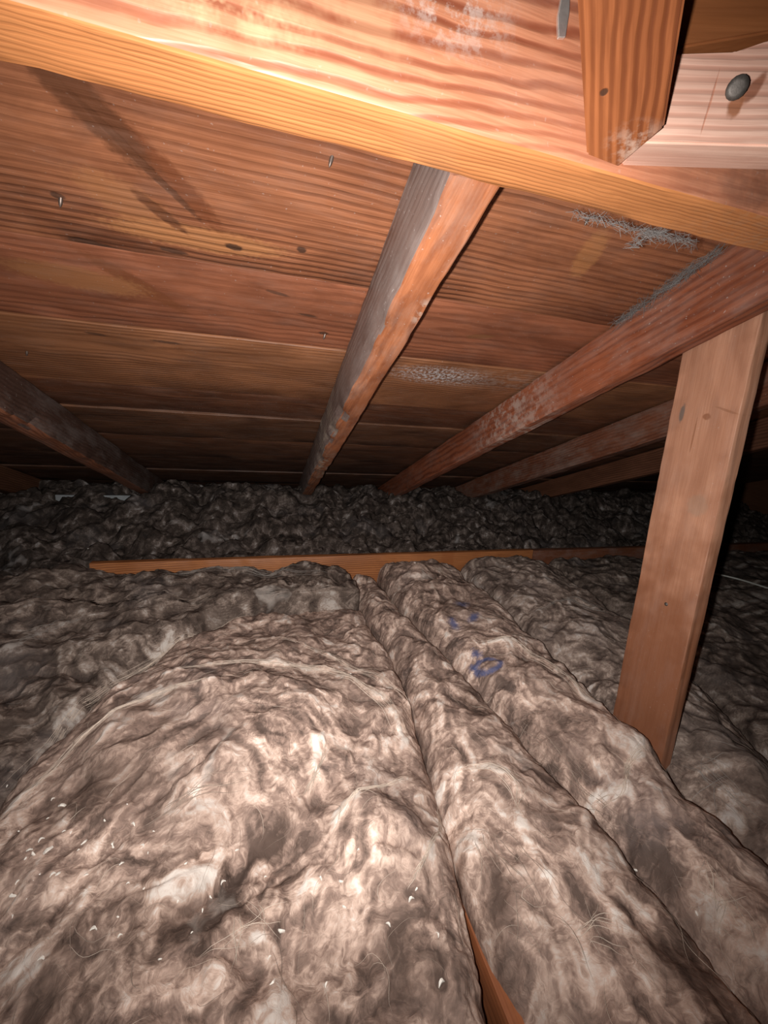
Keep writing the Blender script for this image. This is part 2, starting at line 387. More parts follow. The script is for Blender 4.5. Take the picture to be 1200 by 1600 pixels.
# pale board with the nail
PU = np.array([.950, -.312, 0.]); PU /= np.linalg.norm(PU); PN = np.array([PU[1], -PU[0], 0]);  # PN points at the lens side (-y)
if PN[1] > 0: PN = -PN
PO = np.array([.234, .243, .19])
def on_face(px, py, off=0.):
    d = ray(px, py); o_ = PO + PN * off; return d * (o_ @ PN) / (d @ PN)
# local axes: X along the board, Y up, Z towards the lens
def ploc(P): return np.array([(P - PO) @ PU, P[2] - PO[2], (P - PO) @ PN])
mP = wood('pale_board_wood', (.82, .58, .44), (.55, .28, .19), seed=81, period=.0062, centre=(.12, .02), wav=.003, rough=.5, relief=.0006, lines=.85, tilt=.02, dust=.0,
          knots_marks=[(*ploc(on_face(1178, 140))[:2], 1.0, .013, .0045, .85, (.24, .085, .045)), (*ploc(on_face(1150, 165))[:2], 1.2, .010, .0055, .9, (.30, .11, .05)), (*ploc(on_face(1110, 160))[:2], 1.45, .022, .0008, .7, (.45, .17, .10))])  # dark teardrop marks right of and below the nail, plus a thin red line
pp = [on_face(*q) for q in [(1000, 222), (1200, 228), (1500, 236), (1500, 0), (1200, 62), (1150, 79), (1060, 82), (1020, 82)]]
loc2 = lambda P: np.array([(P - PO) @ PU, 0, P[2] - PO[2]])
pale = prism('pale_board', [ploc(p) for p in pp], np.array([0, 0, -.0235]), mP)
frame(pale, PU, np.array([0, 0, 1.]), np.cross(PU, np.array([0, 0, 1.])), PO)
tag(pale, 'pale pinkish board with a big nail, at the right end of the top beam', 'board')
# nail in it
mN = plain('rusty_nail', (.10, .085, .075), .55, .6, .3, 300, .0003)
NP = ploc(on_face(1143, 141))
V, Q = lathe([(.0001, -.006), (.0019, -.006), (.0019, .010), (.0052, .0105), (.0057, .0112), (.0055, .012), (.003, .0124), (.0001, .0124)])
nail = link('nail', mesh_np('nail', V, Q), pale, mN)
nail.location = NP.tolist(); nail.rotation_euler = (.5, -.3, 0)
nail['label'] = 'dark proud nail with a wide head'
# added dark block; its colour stands in for the shadow above the pale board
mK = wood('brown_block_wood', (.27, .10, .030), (.20, .07, .022), seed=91, period=.009, rough=.6, lines=.3, relief=.0002)
kp = [on_face(*q, off=-.003) for q in [(1030, 84), (1500, 84), (1500, -300), (1030, -300)]]
blk = prism('brown_block', [ploc(p) + np.array([0, 0, 0]) for p in [on_face(1025, 80, -.003), on_face(1500, 0, -.003), on_face(1500, -60, -.003), on_face(1025, -60, -.003)]], np.array([0, 0, -.018]), mK)
frame(blk, PU, np.array([0, 0, 1.]), np.cross(PU, np.array([0, 0, 1.])), PO)
tag(blk, 'smooth dark brown block standing in for the shadow above the pale nailed board', 'block')
# bright torn metal strip beside the brace
mM = plain('bright_metal', (.75, .72, .68), .3, .8, .15, 150, .0004)
sp = [atY(*q, .2635) for q in [(884, -40), (893, -40), (890, 20), (884, 58), (873, 58), (872, 25)]]
strip = prism('metal_strip', sp, np.array([0, .0022, 0]), mM, None, .0004)
tag(strip, 'small torn shiny metal strip on the beam, left of the pointed brace', 'metal strip')

# ------------------------------------------------------------------ upright board
def ul(px, py): P = atX(px, py, .569); return .245 - P[2], P[1] - .4275
mU = wood('upright_wood', (.50, .275, .165), (.31, .14, .075), seed=101, period=.012, centre=(.03, .04), wav=.006, rough=.5, relief=.0004, lines=.45, dust=.12, stain=.45,
          knots_marks=[(*ul(1102, 652), .15, .006, .007, .8, (.24, .09, .042)), (*ul(1135, 642), 1.9, .020, .002, .6, (.26, .11, .055)), (*ul(1082, 680), 0, .030, .0016, .7, (.26, .11, .055)),
                 (*ul(1065, 645), 0, .016, .004, .85, (.13, .10, .085)), (*ul(1090, 790), 0, .02, .018, .35, (.28, .21, .155)), (.66, 0, 0, .40, .3, .75, (.20, .068, .028))])
me = timber_mesh('upright_board', .80, .0935, .0215, seed=14, nseg=70, bev=.0016, wob=.0007)
up = link('upright_board', me, None, mU)
# local X down, Y along +y of the world (wide face), Z away from the lens (+x)
frame(up, np.array([0, 0, -1.]), np.array([0, 1., 0]), np.array([1., 0, 0]), (.569, .4275, .245))
tag(up, 'upright reddish plank rising from the insulation to the red rafter', 'post')
V, Q = lathe([(.0001, .0016), (.0016, .0014), (.0028, .0002), (.0034, -.0012), (.0034, -.004)], 12)
for (px, py) in [(1041, 944)]:
    P = atX(px, py, .569); nl = link('nail', mesh_np('nail', V, Q), up, mN)
    nl.matrix_parent_inverse = Matrix(); nl.location = (.245 - P[2], P[1] - .4275, -.0002); nl.rotation_euler = (math.pi, 0, 0)
    nl['label'] = 'small nail head set in the plank'

# ================================================================== the floor of the attic
mF = plain('drywall_back', (.30, .27, .24), .9, 0, .15, 30)
me = mesh_np('floor', [(-1.9, -.5, -.575), (2.9, -.5, -.575), (2.9, 2.5, -.575), (-1.9, 2.5, -.575), (-1.9, -.5, -.59), (2.9, -.5, -.59), (2.9, 2.5, -.59), (-1.9, 2.5, -.59)],
             [(0, 1, 2, 3), (7, 6, 5, 4), (0, 4, 5, 1), (1, 5, 6, 2), (2, 6, 7, 3), (3, 7, 4, 0)], False)
tag(link('floor', me, None, mF), 'back of the ceiling board under the joists', None, None, 'structure')
# eave board closing the low end
me = timber_mesh('wall_eave', 4.6, .02, .42, seed=3, nseg=20)
ev = link('wall_eave', me, None, wood('eave_wood', (.2, .1, .05), (.1, .04, .02), seed=111)); frame(ev, EX, np.array([0, 1., 0]), np.array([0, 0, 1.]), (-1.8, 2.33, -.575))
tag(ev, 'board closing the low eave', None, None, 'structure')

for nm, xx in (('wall_left', -1.72), ('wall_right', 2.72)):
    me = timber_mesh(nm, 2.9, .02, 1.0, seed=8, nseg=20)
    wo = link(nm, me, None, wood(nm + '_wood', (.2, .1, .05), (.1, .04, .02), seed=112)); frame(wo, np.array([0, 1., 0]), -EX, np.array([0, 0, 1.]), (xx, -.5, -.575))
    tag(wo, 'boarded gable end in the dark', None, None, 'structure')
mJ = wood('joist_wood', (.36, .14, .055), (.17, .055, .02), seed=121, period=.007, centre=(.05, .03), rough=.55, relief=.0007)
def joist(x, label, top=-.505):
    me = timber_mesh('ceiling_joist', 2.6, .042, .07, seed=int(x * 50) + 60, nseg=60, bev=.002)
    o = link('ceiling_joist', me, None, mJ); frame(o, np.array([0, 1., 0]), -EX, np.array([0, 0, 1.]), (x, -.35, top - .07))
    return tag(o, label, 'joist', 'ceiling joists under the insulation')
joist(.222, 'orange ceiling joist showing in the gap between two batts at the bottom')

# cross boards lying over the joists at the back
mX = wood('cross_board_wood', (.52, .22, .075), (.26, .09, .03), seed=131, period=.007, centre=(.05, .05), rough=.5, relief=.0004,
          knots_marks=[(1.10, .0, 0, .03, .06, .5, (.33, .1, .03))])
mX2 = wood('cross_board_wood_dark', (.27, .11, .055), (.13, .045, .02), seed=132, period=.007, dust=.3)
xa = atZ(148, 874, -.412); xb = atZ(838, 862, -.412)
me = timber_mesh('cross_board', xb[0] - xa[0], .024, .15, seed=21, nseg=60, bev=.0015, wob=.001)
o = link('cross_board', me, None, mX); frame(o, EX, np.array([0, 1., 0]), np.array([0, 0, 1.]), (xa[0], 1.262, -.562))
tag(o, 'orange cross board on edge behind the batts', 'board')
me = timber_mesh('cross_board', 1.5, .026, .15, seed=22, nseg=60, bev=.0015, wob=.001)
o = link('cross_board', me, None, mX2); frame(o, EX, np.array([0, 1., 0]), np.array([0, 0, 1.]), (xb[0] + .003, 1.262, -.564))
tag(o, 'dull red cross board continuing right behind the upright plank', 'board')

# ================================================================== insulation
# ---- flow field and fibre texture on one big plan grid
GX0, GX1, GY0, GY1, GS = -1.16, 1.30, -.16, 1.26, .0020
gx = np.arange(GX0, GX1, GS); gy = np.arange(GY0, GY1, GS)
nx, ny = len(gx), len(gy)
GX, GY = np.meshgrid(gx, gy)
def potential(x, y):
    p = fbm(x * 5, y * 5, 21, 3, .45) * .075 + fbm(x * 20, y * 20, 31, 2) * .008
    p = p + .10 * np.exp(-((x + .05) / .24) ** 2 - ((y - .5) / .28) ** 2)      # swirls round the mound
    k = 1 / (1 + np.exp(-(x - .2) / .03))
    k2 = .8 * np.exp(-(((x + .02) / .19) ** 2 + ((y - .43) / .15) ** 2) ** 2)
    p = p * (1 - k2) + k2 * x * .35
    return p * (1 - .45 * k) + k * x * .45
PS = potential(GX, GY)
dpy, dpx = np.gradient(PS, GS)
vx, vy = dpy, -dpx
nn = np.hypot(vx, vy) + 1e-9; vx /= nn; vy /= nn
def lic(field, L, step=1.0):
    acc = field.copy(); wsum = 1.0
    for sg in (1, -1):
        X = np.tile(np.arange(nx, dtype=np.float32), (ny, 1)); Y = np.tile(np.arange(ny, dtype=np.float32)[:, None], (1, nx))
        for k in range(L):
            xi = np.clip(X.astype(np.int32), 0, nx - 1); yi = np.clip(Y.astype(np.int32), 0, ny - 1)
            X = X + sg * step * vx[yi, xi]; Y = Y + sg * step * vy[yi, xi]
            xi = np.clip(X.astype(np.int32), 0, nx - 1); yi = np.clip(Y.astype(np.int32), 0, ny - 1)
            w = 1 - (k + 1) / (L + 1); acc = acc + field[yi, xi] * w
            if sg == 1: wsum += 2 * w
    acc = acc / wsum; return (acc - acc.mean()) / acc.std()
rg = np.random.default_rng(5)
fine = lic(rg.standard_normal((ny, nx)).astype(np.float32), 8, 1.0)
midn = pn(GX * 130, GY * 130, 3) + .5 * pn(GX * 260, GY * 260, 8)
mid = lic(midn.astype(np.float32), 9, 1.5)
bign = pn(GX * 42, GY * 42, 13) + .5 * pn(GX * 80, GY * 80, 19)
big = lic(bign.astype(np.float32), 10, 2.0)
huge = lic((pn(GX * 17, GY * 17, 23) + .4 * pn(GX * 34, GY * 34, 27)).astype(np.float32), 10, 2.6)
soft = lambda a: np.tanh(a * .8)
FIB = .12 * soft(fine) + .34 * soft(mid) + .55 * soft(big) + .22 * soft(huge)
FIBH = .62 * soft(big) + .30 * soft(huge) + .10 * soft(mid)
def ridge(pts, w, amp, z=-.43):
    W = np.array([hit(px, py)[:2] for px, py in pts])
    i0 = np.clip(((W.min(0) - 5 * w - (GX0, GY0)) / GS).astype(int), 0, (nx - 1, ny - 1)); i1 = np.clip(((W.max(0) + 5 * w - (GX0, GY0)) / GS).astype(int), 1, (nx, ny))
    sl = (slice(i0[1], i1[1]), slice(i0[0], i1[0])); x = GX[sl]; y = GY[sl]
    x = x + .006 * pn(x * 30, y * 30, 51); y = y + .006 * pn(x * 30, y * 30, 52)
    D = np.full(x.shape, 9.)
    for a, b in zip(W[:-1], W[1:]):
        ab = b - a; t_ = np.clip(((x - a[0]) * ab[0] + (y - a[1]) * ab[1]) / (ab @ ab), 0, 1)
        D = np.minimum(D, np.hypot(x - a[0] - t_ * ab[0], y - a[1] - t_ * ab[1]))
    FIBH[sl] += amp * np.exp(-(D / w) ** 2)
    FIB[sl] += amp * np.exp(-(D / w) ** 2) * (.75 + .5 * pn(x * 25, y * 25, 53))
def samp(A, x, y):
    fx = np.clip((x - GX0) / GS, 0, nx - 1.001); fy = np.clip((y - GY0) / GS, 0, ny - 1.001)
    xi = fx.astype(int); yi = fy.astype(int); a = fx - xi; b = fy - yi
    return (A[yi, xi] * (1 - a) + A[yi, xi + 1] * a) * (1 - b) + (A[yi + 1, xi] * (1 - a) + A[yi + 1, xi + 1] * a) * b

# ---- batt outlines in plan: left and right edge as functions of y
def curve(ys, xs): return lambda y: np.interp(y, ys, xs)
eA_l = curve([-.2, .2, .27, .34, .5, .74, 1.0, 1.25], [.178, .184, .192, .205, .228, .255, .232, .222])       # right lip of the mound batt
eA_r = curve([-.2, .0, .13, .18, .24, .30, .42, .5, .74, 1.0, 1.25], [.268, .248, .230, .217, .204, .203, .216, .232, .259, .237, .228])
eB = curve([-.2, .15, .24, .36, .5, .75, 1.0, 1.25], [.405, .405, .402, .408, .394, .366, .340, .345])
eC = curve([-.2, .23, .3, .38, .47, .68, 1.0, 1.25], [.545, .548, .54, .566, .572, .60, .625, .63])
eD = curve([-.2, .3, .4, .62, 1.25], [.72, .76, .80, .92, 1.0])
eM = curve([-.2, .1, .45, .6, .74, .86, .96, 1.02], [-.46, -.44, -.345, -.330, -.290, -.225, -.13, -.02])
eLr = curve([-.2, .1, .45, .6, .74, .86, .95, 1.0, 1.02, 1.25], [-.44, -.42, -.325, -.310, -.270, -.205, -.11, .05, .238, .222])   # left edge of the mound
def sms(e, w): return np.clip(e / w, 0, 1)
def roundover(e, w, D): t_ = 1 - sms(e, w); return -D * (1 - np.sqrt(np.maximum(1 - t_ ** 2, 0)))
def crease(x, y, s, f):
    xx = x + .02 * pn(x * 9, y * 9, s + 60); yy = y + .02 * pn(x * 9, y * 9, s + 61)
    return np.exp(-(pn(xx * f, yy * f, s + 62) / .10) ** 2) * np.clip(.5 + 1.2 * pn(x * 6, y * 6, s + 63), 0, 1)
def lumps(x, y, s): return -.0045 * crease(x, y, s, 9) - .0015 * crease(x, y, s + 4, 18) + .017 * fbm(x * 8, y * 8, s, 3, .45) + .003 * pn(x * 34, y * 34, s + 7) + .001 * pn(x * 80, y * 80, s + 9)
def bump(x, y, px, py, z, rx, ry, a, rot=0.):
    P = atZ(px, py, z); dx = x - P[0]; dy = y - P[1]; c, s = math.cos(rot), math.sin(rot)
    return a * np.exp(-((dx * c + dy * s) / rx) ** 2 - ((-dx * s + dy * c) / ry) ** 2)
def fibre_h(x, y): return .0024 * samp(FIBH, x, y)

def z_mound(x, y):
    z = -.468 + .062 * np.exp(-((x + .05) / .22) ** 2 - ((y - .57) / .22) ** 2)
    z = z + bump(x, y, 600, 1290, -.44, .055, .05, .028) + bump(x, y, 330, 1370, -.45, .05, .04, -.012) + bump(x, y, 480, 1090, -.41, .12, .03, .008, .1) + bump(x, y, 230, 1110, -.43, .05, .10, .010, -.6)
    z = z + bump(x, y, 420, 1330, -.45, .02, .05, -.012, 1.1) + bump(x, y, 280, 1375, -.45, .05, .015, .008, .3)
    eR = eA_l(y) - x; eL = x - eM(y); eF = 1.03 - y
    return z + lumps(x, y, 1) + roundover(eR, .035, .038 + .04 * np.clip((.265 - y) / .05, 0, 1)) + roundover(eL, .075, .075) + roundover(eF, .12, .05) + fibre_h(x, y)
def z_left(x, y):
    z = -.505 + .085 * np.clip((y - .55) / .5, 0, 1) + .02 * np.exp(-((x + .55) / .12) ** 2)
    under = sms(x - eM(y) + .02, .06) * sms(1.0 - y, .05) * sms(eA_l(y) - x, .001)
    z = z - .045 * under
    return z + 1.3 * lumps(x, y, 2) + roundover(eLr(y) - x, .03, .02) + roundover(1.225 - y, .05, .04) + fibre_h(x, y) * 1.3
def z_ab(x, y):
    u = (x - eA_r(y)) / (eB(y) - eA_r(y))
    z = -.462 + .018 * np.sin(np.clip(u, 0, 1) * math.pi) - .015 * np.clip((y - .8) / .4, 0, 1) + .02 * np.clip((.30 - y) / .2, 0, 1) * u
    z = z + bump(x, y, 765, 1225, -.44, .045, .030, .026) + bump(x, y, 715, 1345, -.46, .022, .030, .028) + bump(x, y, 700, 1290, -.47, .02, .02, -.012)
    return z + .8 * lumps(x, y, 4) + roundover(x - eA_r(y), .04, .040 + .045 * np.clip((.265 - y) / .05, 0, 1)) + roundover(eB(y) - x, .05, .05) + roundover(1.22 - y, .05, .05) + fibre_h(x, y)
def z_bc(x, y):
    u = (x - eB(y)) / (eC(y) - eB(y))
    z = -.452 + .028 * np.sin(np.clip(u, 0, 1) * math.pi) + .006 * np.clip((y - .8) / .4, 0, 1)
    z = z + bump(x, y, 990, 1180, -.45, .05, .035, .012) + bump(x, y, 650, 890, -.42, .05, .05, .022)
    return z + .9 * lumps(x, y, 5) + roundover(x - eB(y), .035, .045) + roundover(eC(y) - x, .035, .075) + roundover(1.238 - y, .04, .05) + fibre_h(x, y)
def z_cd(x, y):
    u = (x - eC(y)) / (eD(y) - eC(y))
    z = -.478 + .035 * np.sin(np.clip(u, 0, 1) * math.pi) + .035 * np.clip((y - .6) / .5, 0, 1)
    return z + 1.0 * lumps(x, y, 6) + roundover(x - eC(y) - .004, .035, .06) + roundover(eD(y) - x, .05, .06) + roundover(1.23 - y, .05, .05) + fibre_h(x, y)
def z_de(x, y):
    z = -.470 + .04 * np.clip((y - .6) / .5, 0, 1)
    return z + 1.1 * lumps(x, y, 7) + roundover(x - eD(y) - .004, .06, .06) + roundover(1.23 - y, .05, .05) + fibre_h(x, y)

one = lambda v: (lambda y: np.zeros_like(np.asarray(y, float)) + v)
BATTS = [
    ('mound', z_mound, eM, eA_l, -.12, 1.02), ('left', z_left, one(-1.15), eLr, .05, 1.225), ('ab', z_ab, eA_r, eB, -.12, 1.22),
    ('bc', z_bc, eB, eC, -.12, 1.238), ('cd', z_cd, lambda y: eC(y) + .004, eD, -.12, 1.23), ('de', z_de, lambda y: eD(y) + .004, one(2.7), -.05, 1.23)]
def z_heap(x, y):
    z = -.435 + .15 * np.clip((y - 1.29) / .42, 0, 1) ** 1.2 + .035 * np.exp(-((x + .1) / .28) ** 2 - ((y - 1.62) / .15) ** 2)
    return z + 2.2 * lumps(x, y, 12) + .022 * pn(x * 10, y * 10, 15) - .020 * crease(x, y, 70, 6) - .010 * crease(x, y, 74, 13) + .004 * pn(x * 45, y * 20, 17)
# ---- height map for laying fibres and flakes on the batts
def height(x, y):
    x = np.asarray(x, float); y = np.asarray(y, float); z = np.full(x.shape, -.56)
    for nm, zf, xl, xr, y0, y1 in BATTS:
        ins = (x > xl(y)) & (x < xr(y)) & (y > y0) & (y < y1)
        z = np.where(ins, np.maximum(z, zf(x, y)), z)
    return np.where(y > 1.285, np.maximum(z, z_heap(x, y)), z)
def hit(px, py):
    d = ray(px, py); s = np.linspace(.2, 3, 1500); P = d[None] * s[:, None]
    zz = height(P[:, 0], P[:, 1]); k = np.argmax(P[:, 2] < zz)
    return P[k]

for pts, w, amp in [
    ([(2, 1240), (90, 1140), (190, 1055), (290, 985), (385, 955)], .006, .42), ([(20, 1262), (130, 1150), (240, 1085), (330, 1060)], .006, .7),
    ([(260, 1050), (400, 1035), (520, 1050), (600, 1095), (640, 1170)], .006, .8), ([(400, 1000), (500, 1020), (590, 1060), (650, 1130)], .005, .7),
    ([(180, 1110), (230, 1085), (250, 1100)], .014, .7), ([(505, 1150), (490, 1200), (478, 1255)], .006, .9), ([(640, 1215), (600, 1230), (540, 1260), (510, 1310)], .007, .8),
    ([(690, 1240), (688, 1300), (660, 1350)], .005, .8), ([(250, 1375), (320, 1380)], .012, .9), ([(430, 1420), (490, 1380)], .005, .7), ([(400, 1480), (440, 1560)], .012, .6),
    ([(60, 1500), (120, 1440)], .014, .6), ([(700, 1215), (760, 1195), (810, 1230), (815, 1280)], .008, .7), ([(690, 1340), (730, 1320), (740, 1370)], .010, .8),
    ([(1020, 1170), (985, 1195), (975, 1240), (930, 1260)], .008, .9), ([(740, 1010), (800, 1000), (860, 1040), (930, 1100)], .006, .6), ([(1090, 1410), (1130, 1450), (1170, 1500)], .012, 1.0),
    ([(960, 1330), (1020, 1400)], .014, .5), ([(1000, 1510), (1010, 1550)], .010, .6), ([(930, 1440), (990, 1460)], .006, .7), ([(830, 960), (900, 935), (960, 960)], .008, .5),
    ([(10, 1020), (70, 985), (130, 960)], .010, .7), ([(250, 900), (350, 890), (450, 890)], .010, .25), ([(880, 1290), (910, 1350), (960, 1420)], .006, .6), ([(815, 1300), (850, 1370)], .005, .6),
    ([(430, 1330), (540, 1290)], .010, -.8), ([(500, 1250), (460, 1300), (400, 1330)], .010, -.6), ([(800, 1100), (900, 1220), (1010, 1330), (1120, 1470)], .012, -.5), ([(380, 1400), (340, 1440), (280, 1460)], .014, -.6),  # negative amounts paint crease and seam shading into the fibre colour
    ([(150, 1420), (60, 1500)], .012, -.5), ([(300, 1040), (350, 1055), (420, 1050)], .010, -.5), ([(760, 1310), (780, 1400), (800, 1520)], .007, -.6)]:
    ridge(pts, w * 1.15, amp * 1.35)

def insul_mat(name, dark, midc, light, white, seed, ink=(), dirty=()):
    k = N(name); v = k.obj()
    at = k.n('ShaderNodeAttribute', attribute_name='fibre').outputs['Fac']
    wv = k.vec('SCALE', k.vec('SUBTRACT', k.noise(v, 14, 3, .6, 0, True), (.5, .5, .5)), scale=.09)
    vw = k.vec('ADD', k.mapping(v, loc=(seed * 3.1, seed * 1.7, 0)), wv)
    n1 = k.noise(vw, 22, 6, .62, .8)            # cloudy patches
    n2 = k.noise(k.mapping(vw, sc=(1, 1, 1)), 70, 5, .65, 2.0)
    n3 = k.noise(v, 420, 3, .6)
    f = k.math('ADD', k.math('MULTIPLY', at, .40), k.math('ADD', k.math('MULTIPLY_ADD', n1, 1.5, -.75), k.math('MULTIPLY_ADD', n2, .90, -.45)))
    f = k.math('ADD', f, k.math('MULTIPLY_ADD', n3, .16, -.08))
    f = k.math('ADD', f, .5)
    col = k.ramp(f, [(.12, dark), (.46, midc), (.74, light), (1.0, white)])
    dirt = k.noise(k.mapping(v, loc=(seed, 4, 0)), 6.5, 4, .6, .8)
    col = k.mix(k.ramp(dirt, [(.42, 0), (.7, .62)]), col, k.mix(.5, dark, midc))
    wh = k.noise(k.mapping(vw, loc=(5, seed, 1)), 9, 3, .5, .5)
    col = k.mix(k.ramp(wh, [(.66, 0), (.76, .55)]), col, white)
    blue = k.noise(k.mapping(v, loc=(2, seed, 7)), 5, 3, .6)
    col = k.mix(k.ramp(blue, [(.55, 0), (.75, .35)]), col, k.mix(.5, midc, (.25, .25, .27)))
    for (x, y, rot, rx, ry, st) in dirty:          # trodden-in grime with a ragged outline
        q = k.mapping(v, loc=(x, y, 0), rot=(0, 0, rot), sc=(rx, ry, 9), typ='TEXTURE')
        d = k.math('ADD', k.vec('LENGTH', k.vec('MULTIPLY', q, (1, 1, 0))), k.math('MULTIPLY_ADD', n1, 2.4, -1.2))
        col = k.mix(k.ramp(d, [(.3, st), (1.3, 0)]), col, (.48, .455, .44), 'MULTIPLY')
    for (x, y, rot, rx, ry, ring) in ink:
        q = k.mapping(v, loc=(x, y, 0), rot=(0, 0, rot), sc=(rx, ry, 9), typ='TEXTURE')
        d = k.vec('LENGTH', k.vec('MULTIPLY', q, (1, 1, 0)))
        if ring: d = k.math('MULTIPLY', k.math('ABSOLUTE', k.math('SUBTRACT', d, 1)), 2.6)
        d = k.math('ADD', d, k.math('MULTIPLY_ADD', n2, 1.6, -.8))
        col = k.mix(k.ramp(d, [(.3, .7), (1.1, 0)]), col, (.05, .085, .22))
    k.put(k.bsdf.inputs['Base Color'], col)
    k.bsdf.inputs['Roughness'].default_value = .9; k.bsdf.inputs['Specular IOR Level'].default_value = .12
    k.put(k.bsdf.inputs['Normal'], k.bump(k.math('ADD', n2, k.math('MULTIPLY', n3, .35)), .7, .0014))
    return k.m

def batt(name, zf, xl, xr, y0, y1, res, mat, label, seed, base=-.56, jit=.0022):
    nv = int((y1 - y0) / res); ymid = np.linspace(y0, y1, 9)
    nu = int(max(np.max(xr(ymid) - xl(ymid)), .05) / res)
    v_ = np.linspace(y0, y1, nv + 1); u_ = np.linspace(0, 1, nu + 1)
    U_, Y = np.meshgrid(u_, v_)
    # crowd samples towards the rounded edges
    U_ = U_ + .045 * np.sin(2 * np.pi * U_) * -1
    X = xl(Y) + (xr(Y) - xl(Y)) * U_
    Z = zf(X, Y)
    att = samp(FIB, X, Y)
    edge = np.minimum(np.minimum(U_, 1 - U_) * (xr(Y) - xl(Y)), np.minimum(Y - y0, y1 - Y))
    jx = jit * (pn(X * 60, Y * 60, seed + 40) + .7 * pn(X * 150, Y * 150, seed + 41)); jy = jit * (pn(X * 60, Y * 60, seed + 44) + .7 * pn(X * 150, Y * 150, seed + 45))
    X2 = X + jx * (edge > .004); Y2 = Y + jy
    V = np.stack([X2, Y2, Z], -1).reshape(-1, 3)
    w = nu + 1
    idx = np.arange((nv + 1) * w).reshape(nv + 1, w)
    q = np.stack([idx[:-1, :-1], idx[:-1, 1:], idx[1:, 1:], idx[1:, :-1]], -1).reshape(-1, 4)
    ring = np.concatenate([idx[0, :], idx[1:, -1], idx[-1, -2::-1], idx[-2:0:-1, 0]])
    n0 = len(V); low = V[ring].copy(); low[:, 2] = base; m = len(ring)
    a = np.arange(m); b = (a + 1) % m
    q2 = np.stack([ring[a], n0 + a, n0 + b, ring[b]], 1)
    V = np.concatenate([V, low, low.mean(0)[None]])
    tr = np.stack([np.full(m, n0 + m), n0 + b, n0 + a], 1)
    me = mesh_np(name, V, np.concatenate([q, q2]), True, tr)
    A = me.attributes.new('fibre', 'FLOAT', 'POINT'); A.data.foreach_set('value', np.concatenate([att.ravel(), np.zeros(m + 1)]).astype(np.float32))
    o = link(name, me, None, mat)
    return tag(o, label, 'insulation batt', 'insulation batts between the joists')

IB = ((.120, .083, .068), (.340, .236, .190), (.69, .508, .412), (.88, .79, .71))
def gr(px, py): P = hit(px, py); return P[0], P[1]
mI1 = insul_mat('batt_tan', *IB, 1, dirty=[(*gr(150, 1480), .2, .16, .07, .7), (*gr(330, 1440), .3, .10, .04, .65), (*gr(90, 1270), .9, .08, .05, .6), (*gr(640, 1520), .1, .07, .05, .6), (*gr(420, 1330), .5, .05, .02, .6), (*gr(480, 1560), 0, .10, .04, .5), (*gr(200, 1200), .5, .06, .05, .5)])
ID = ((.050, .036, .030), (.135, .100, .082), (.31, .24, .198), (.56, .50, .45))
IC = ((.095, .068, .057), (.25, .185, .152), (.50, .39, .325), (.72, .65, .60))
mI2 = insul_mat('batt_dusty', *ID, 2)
mI3 = insul_mat('batt_brown', *IB, 3, dirty=[(*gr(1080, 1520), .9, .09, .05, .8), (*gr(960, 1300), 1.2, .10, .025, .7), (*gr(740, 1090), 1.3, .10, .03, .7), (*gr(770, 1400), 1.2, .10, .02, .6)])
def ink_at(px, py, z): P = hit(px, py); return P[0], P[1]
mI4 = insul_mat('batt_printed', *IB, 4, ink=[(*ink_at(763, 1037, -.43), .9, .017, .022, True), (*ink_at(745, 1022, -.43), .3, .012, .016, False), (*ink_at(738, 1046, -.43), .2, .007, .012, False),
                                           (*ink_at(722, 944, -.43), .6, .036, .018, False), (*ink_at(709, 975, -.43), 0, .014, .028, False), (*ink_at(740, 966, -.43), .6, .026, .014, False)])
mI5 = insul_mat('batt_grey', *IC, 5)
batt('insulation_batt', z_mound, eM, eA_l, -.12, 1.02, .0019, mI1, 'big rounded tan insulation mound in the left foreground', 1)
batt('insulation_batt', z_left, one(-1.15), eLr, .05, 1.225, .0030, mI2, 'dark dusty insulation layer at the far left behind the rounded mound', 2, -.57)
batt('insulation_batt', z_ab, eA_r, eB, -.12, 1.22, .0019, mI3, 'long insulation strip just right of the gap showing the joist', 3)
batt('insulation_batt', z_bc, eB, eC, -.12, 1.238, .0020, mI4, 'insulation strip with blue printed marks, left of the upright plank', 4)
batt('insulation_batt', z_cd, BATTS[4][2], eD, -.12, 1.23, .0024, mI5, 'grey-brown insulation strip directly right of the upright plank', 5)
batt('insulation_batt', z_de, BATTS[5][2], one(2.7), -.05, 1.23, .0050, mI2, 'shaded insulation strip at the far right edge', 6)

# ---- loose fill behind the cross boards
hx = np.arange(-1.7, 2.72, .0075); hy = np.arange(1.285, 2.2, .0075)
HX, HY = np.meshgrid(hx, hy); HZ = z_heap(HX, HY)
lim = CS - T * HY - .004; HZ = np.minimum(HZ, lim)
w = len(hx); idx = np.arange(HX.size).reshape(HX.shape)
q = np.stack([idx[:-1, :-1], idx[:-1, 1:], idx[1:, 1:], idx[1:, :-1]], -1).reshape(-1, 4)
V = np.stack([HX + .006 * pn(HX * 70, HY * 70, 3), HY + .006 * pn(HX * 70, HY * 70, 6), HZ], -1).reshape(-1, 3)
ring = np.concatenate([idx[0, :], idx[1:, -1], idx[-1, -2::-1], idx[-2:0:-1, 0]]); n0 = len(V); low = V[ring].copy(); low[:, 2] = -.57; m = len(ring); a = np.arange(m); b = (a + 1) % m
me = mesh_np('loose_insulation', np.concatenate([V, low]), np.concatenate([q, np.stack([ring[a], n0 + a, n0 + b, ring[b]], 1)]))
A = me.attributes.new('fibre', 'FLOAT', 'POINT'); A.data.foreach_set('value', np.concatenate([(.8 * fbm(HX * 50, HY * 50, 9, 3)).ravel(), np.zeros(m)]).astype(np.float32))
mI6 = insul_mat('loose_fill', (.020, .015, .013), (.064, .048, .040), (.19, .15, .13), (.52, .48, .46), 6)
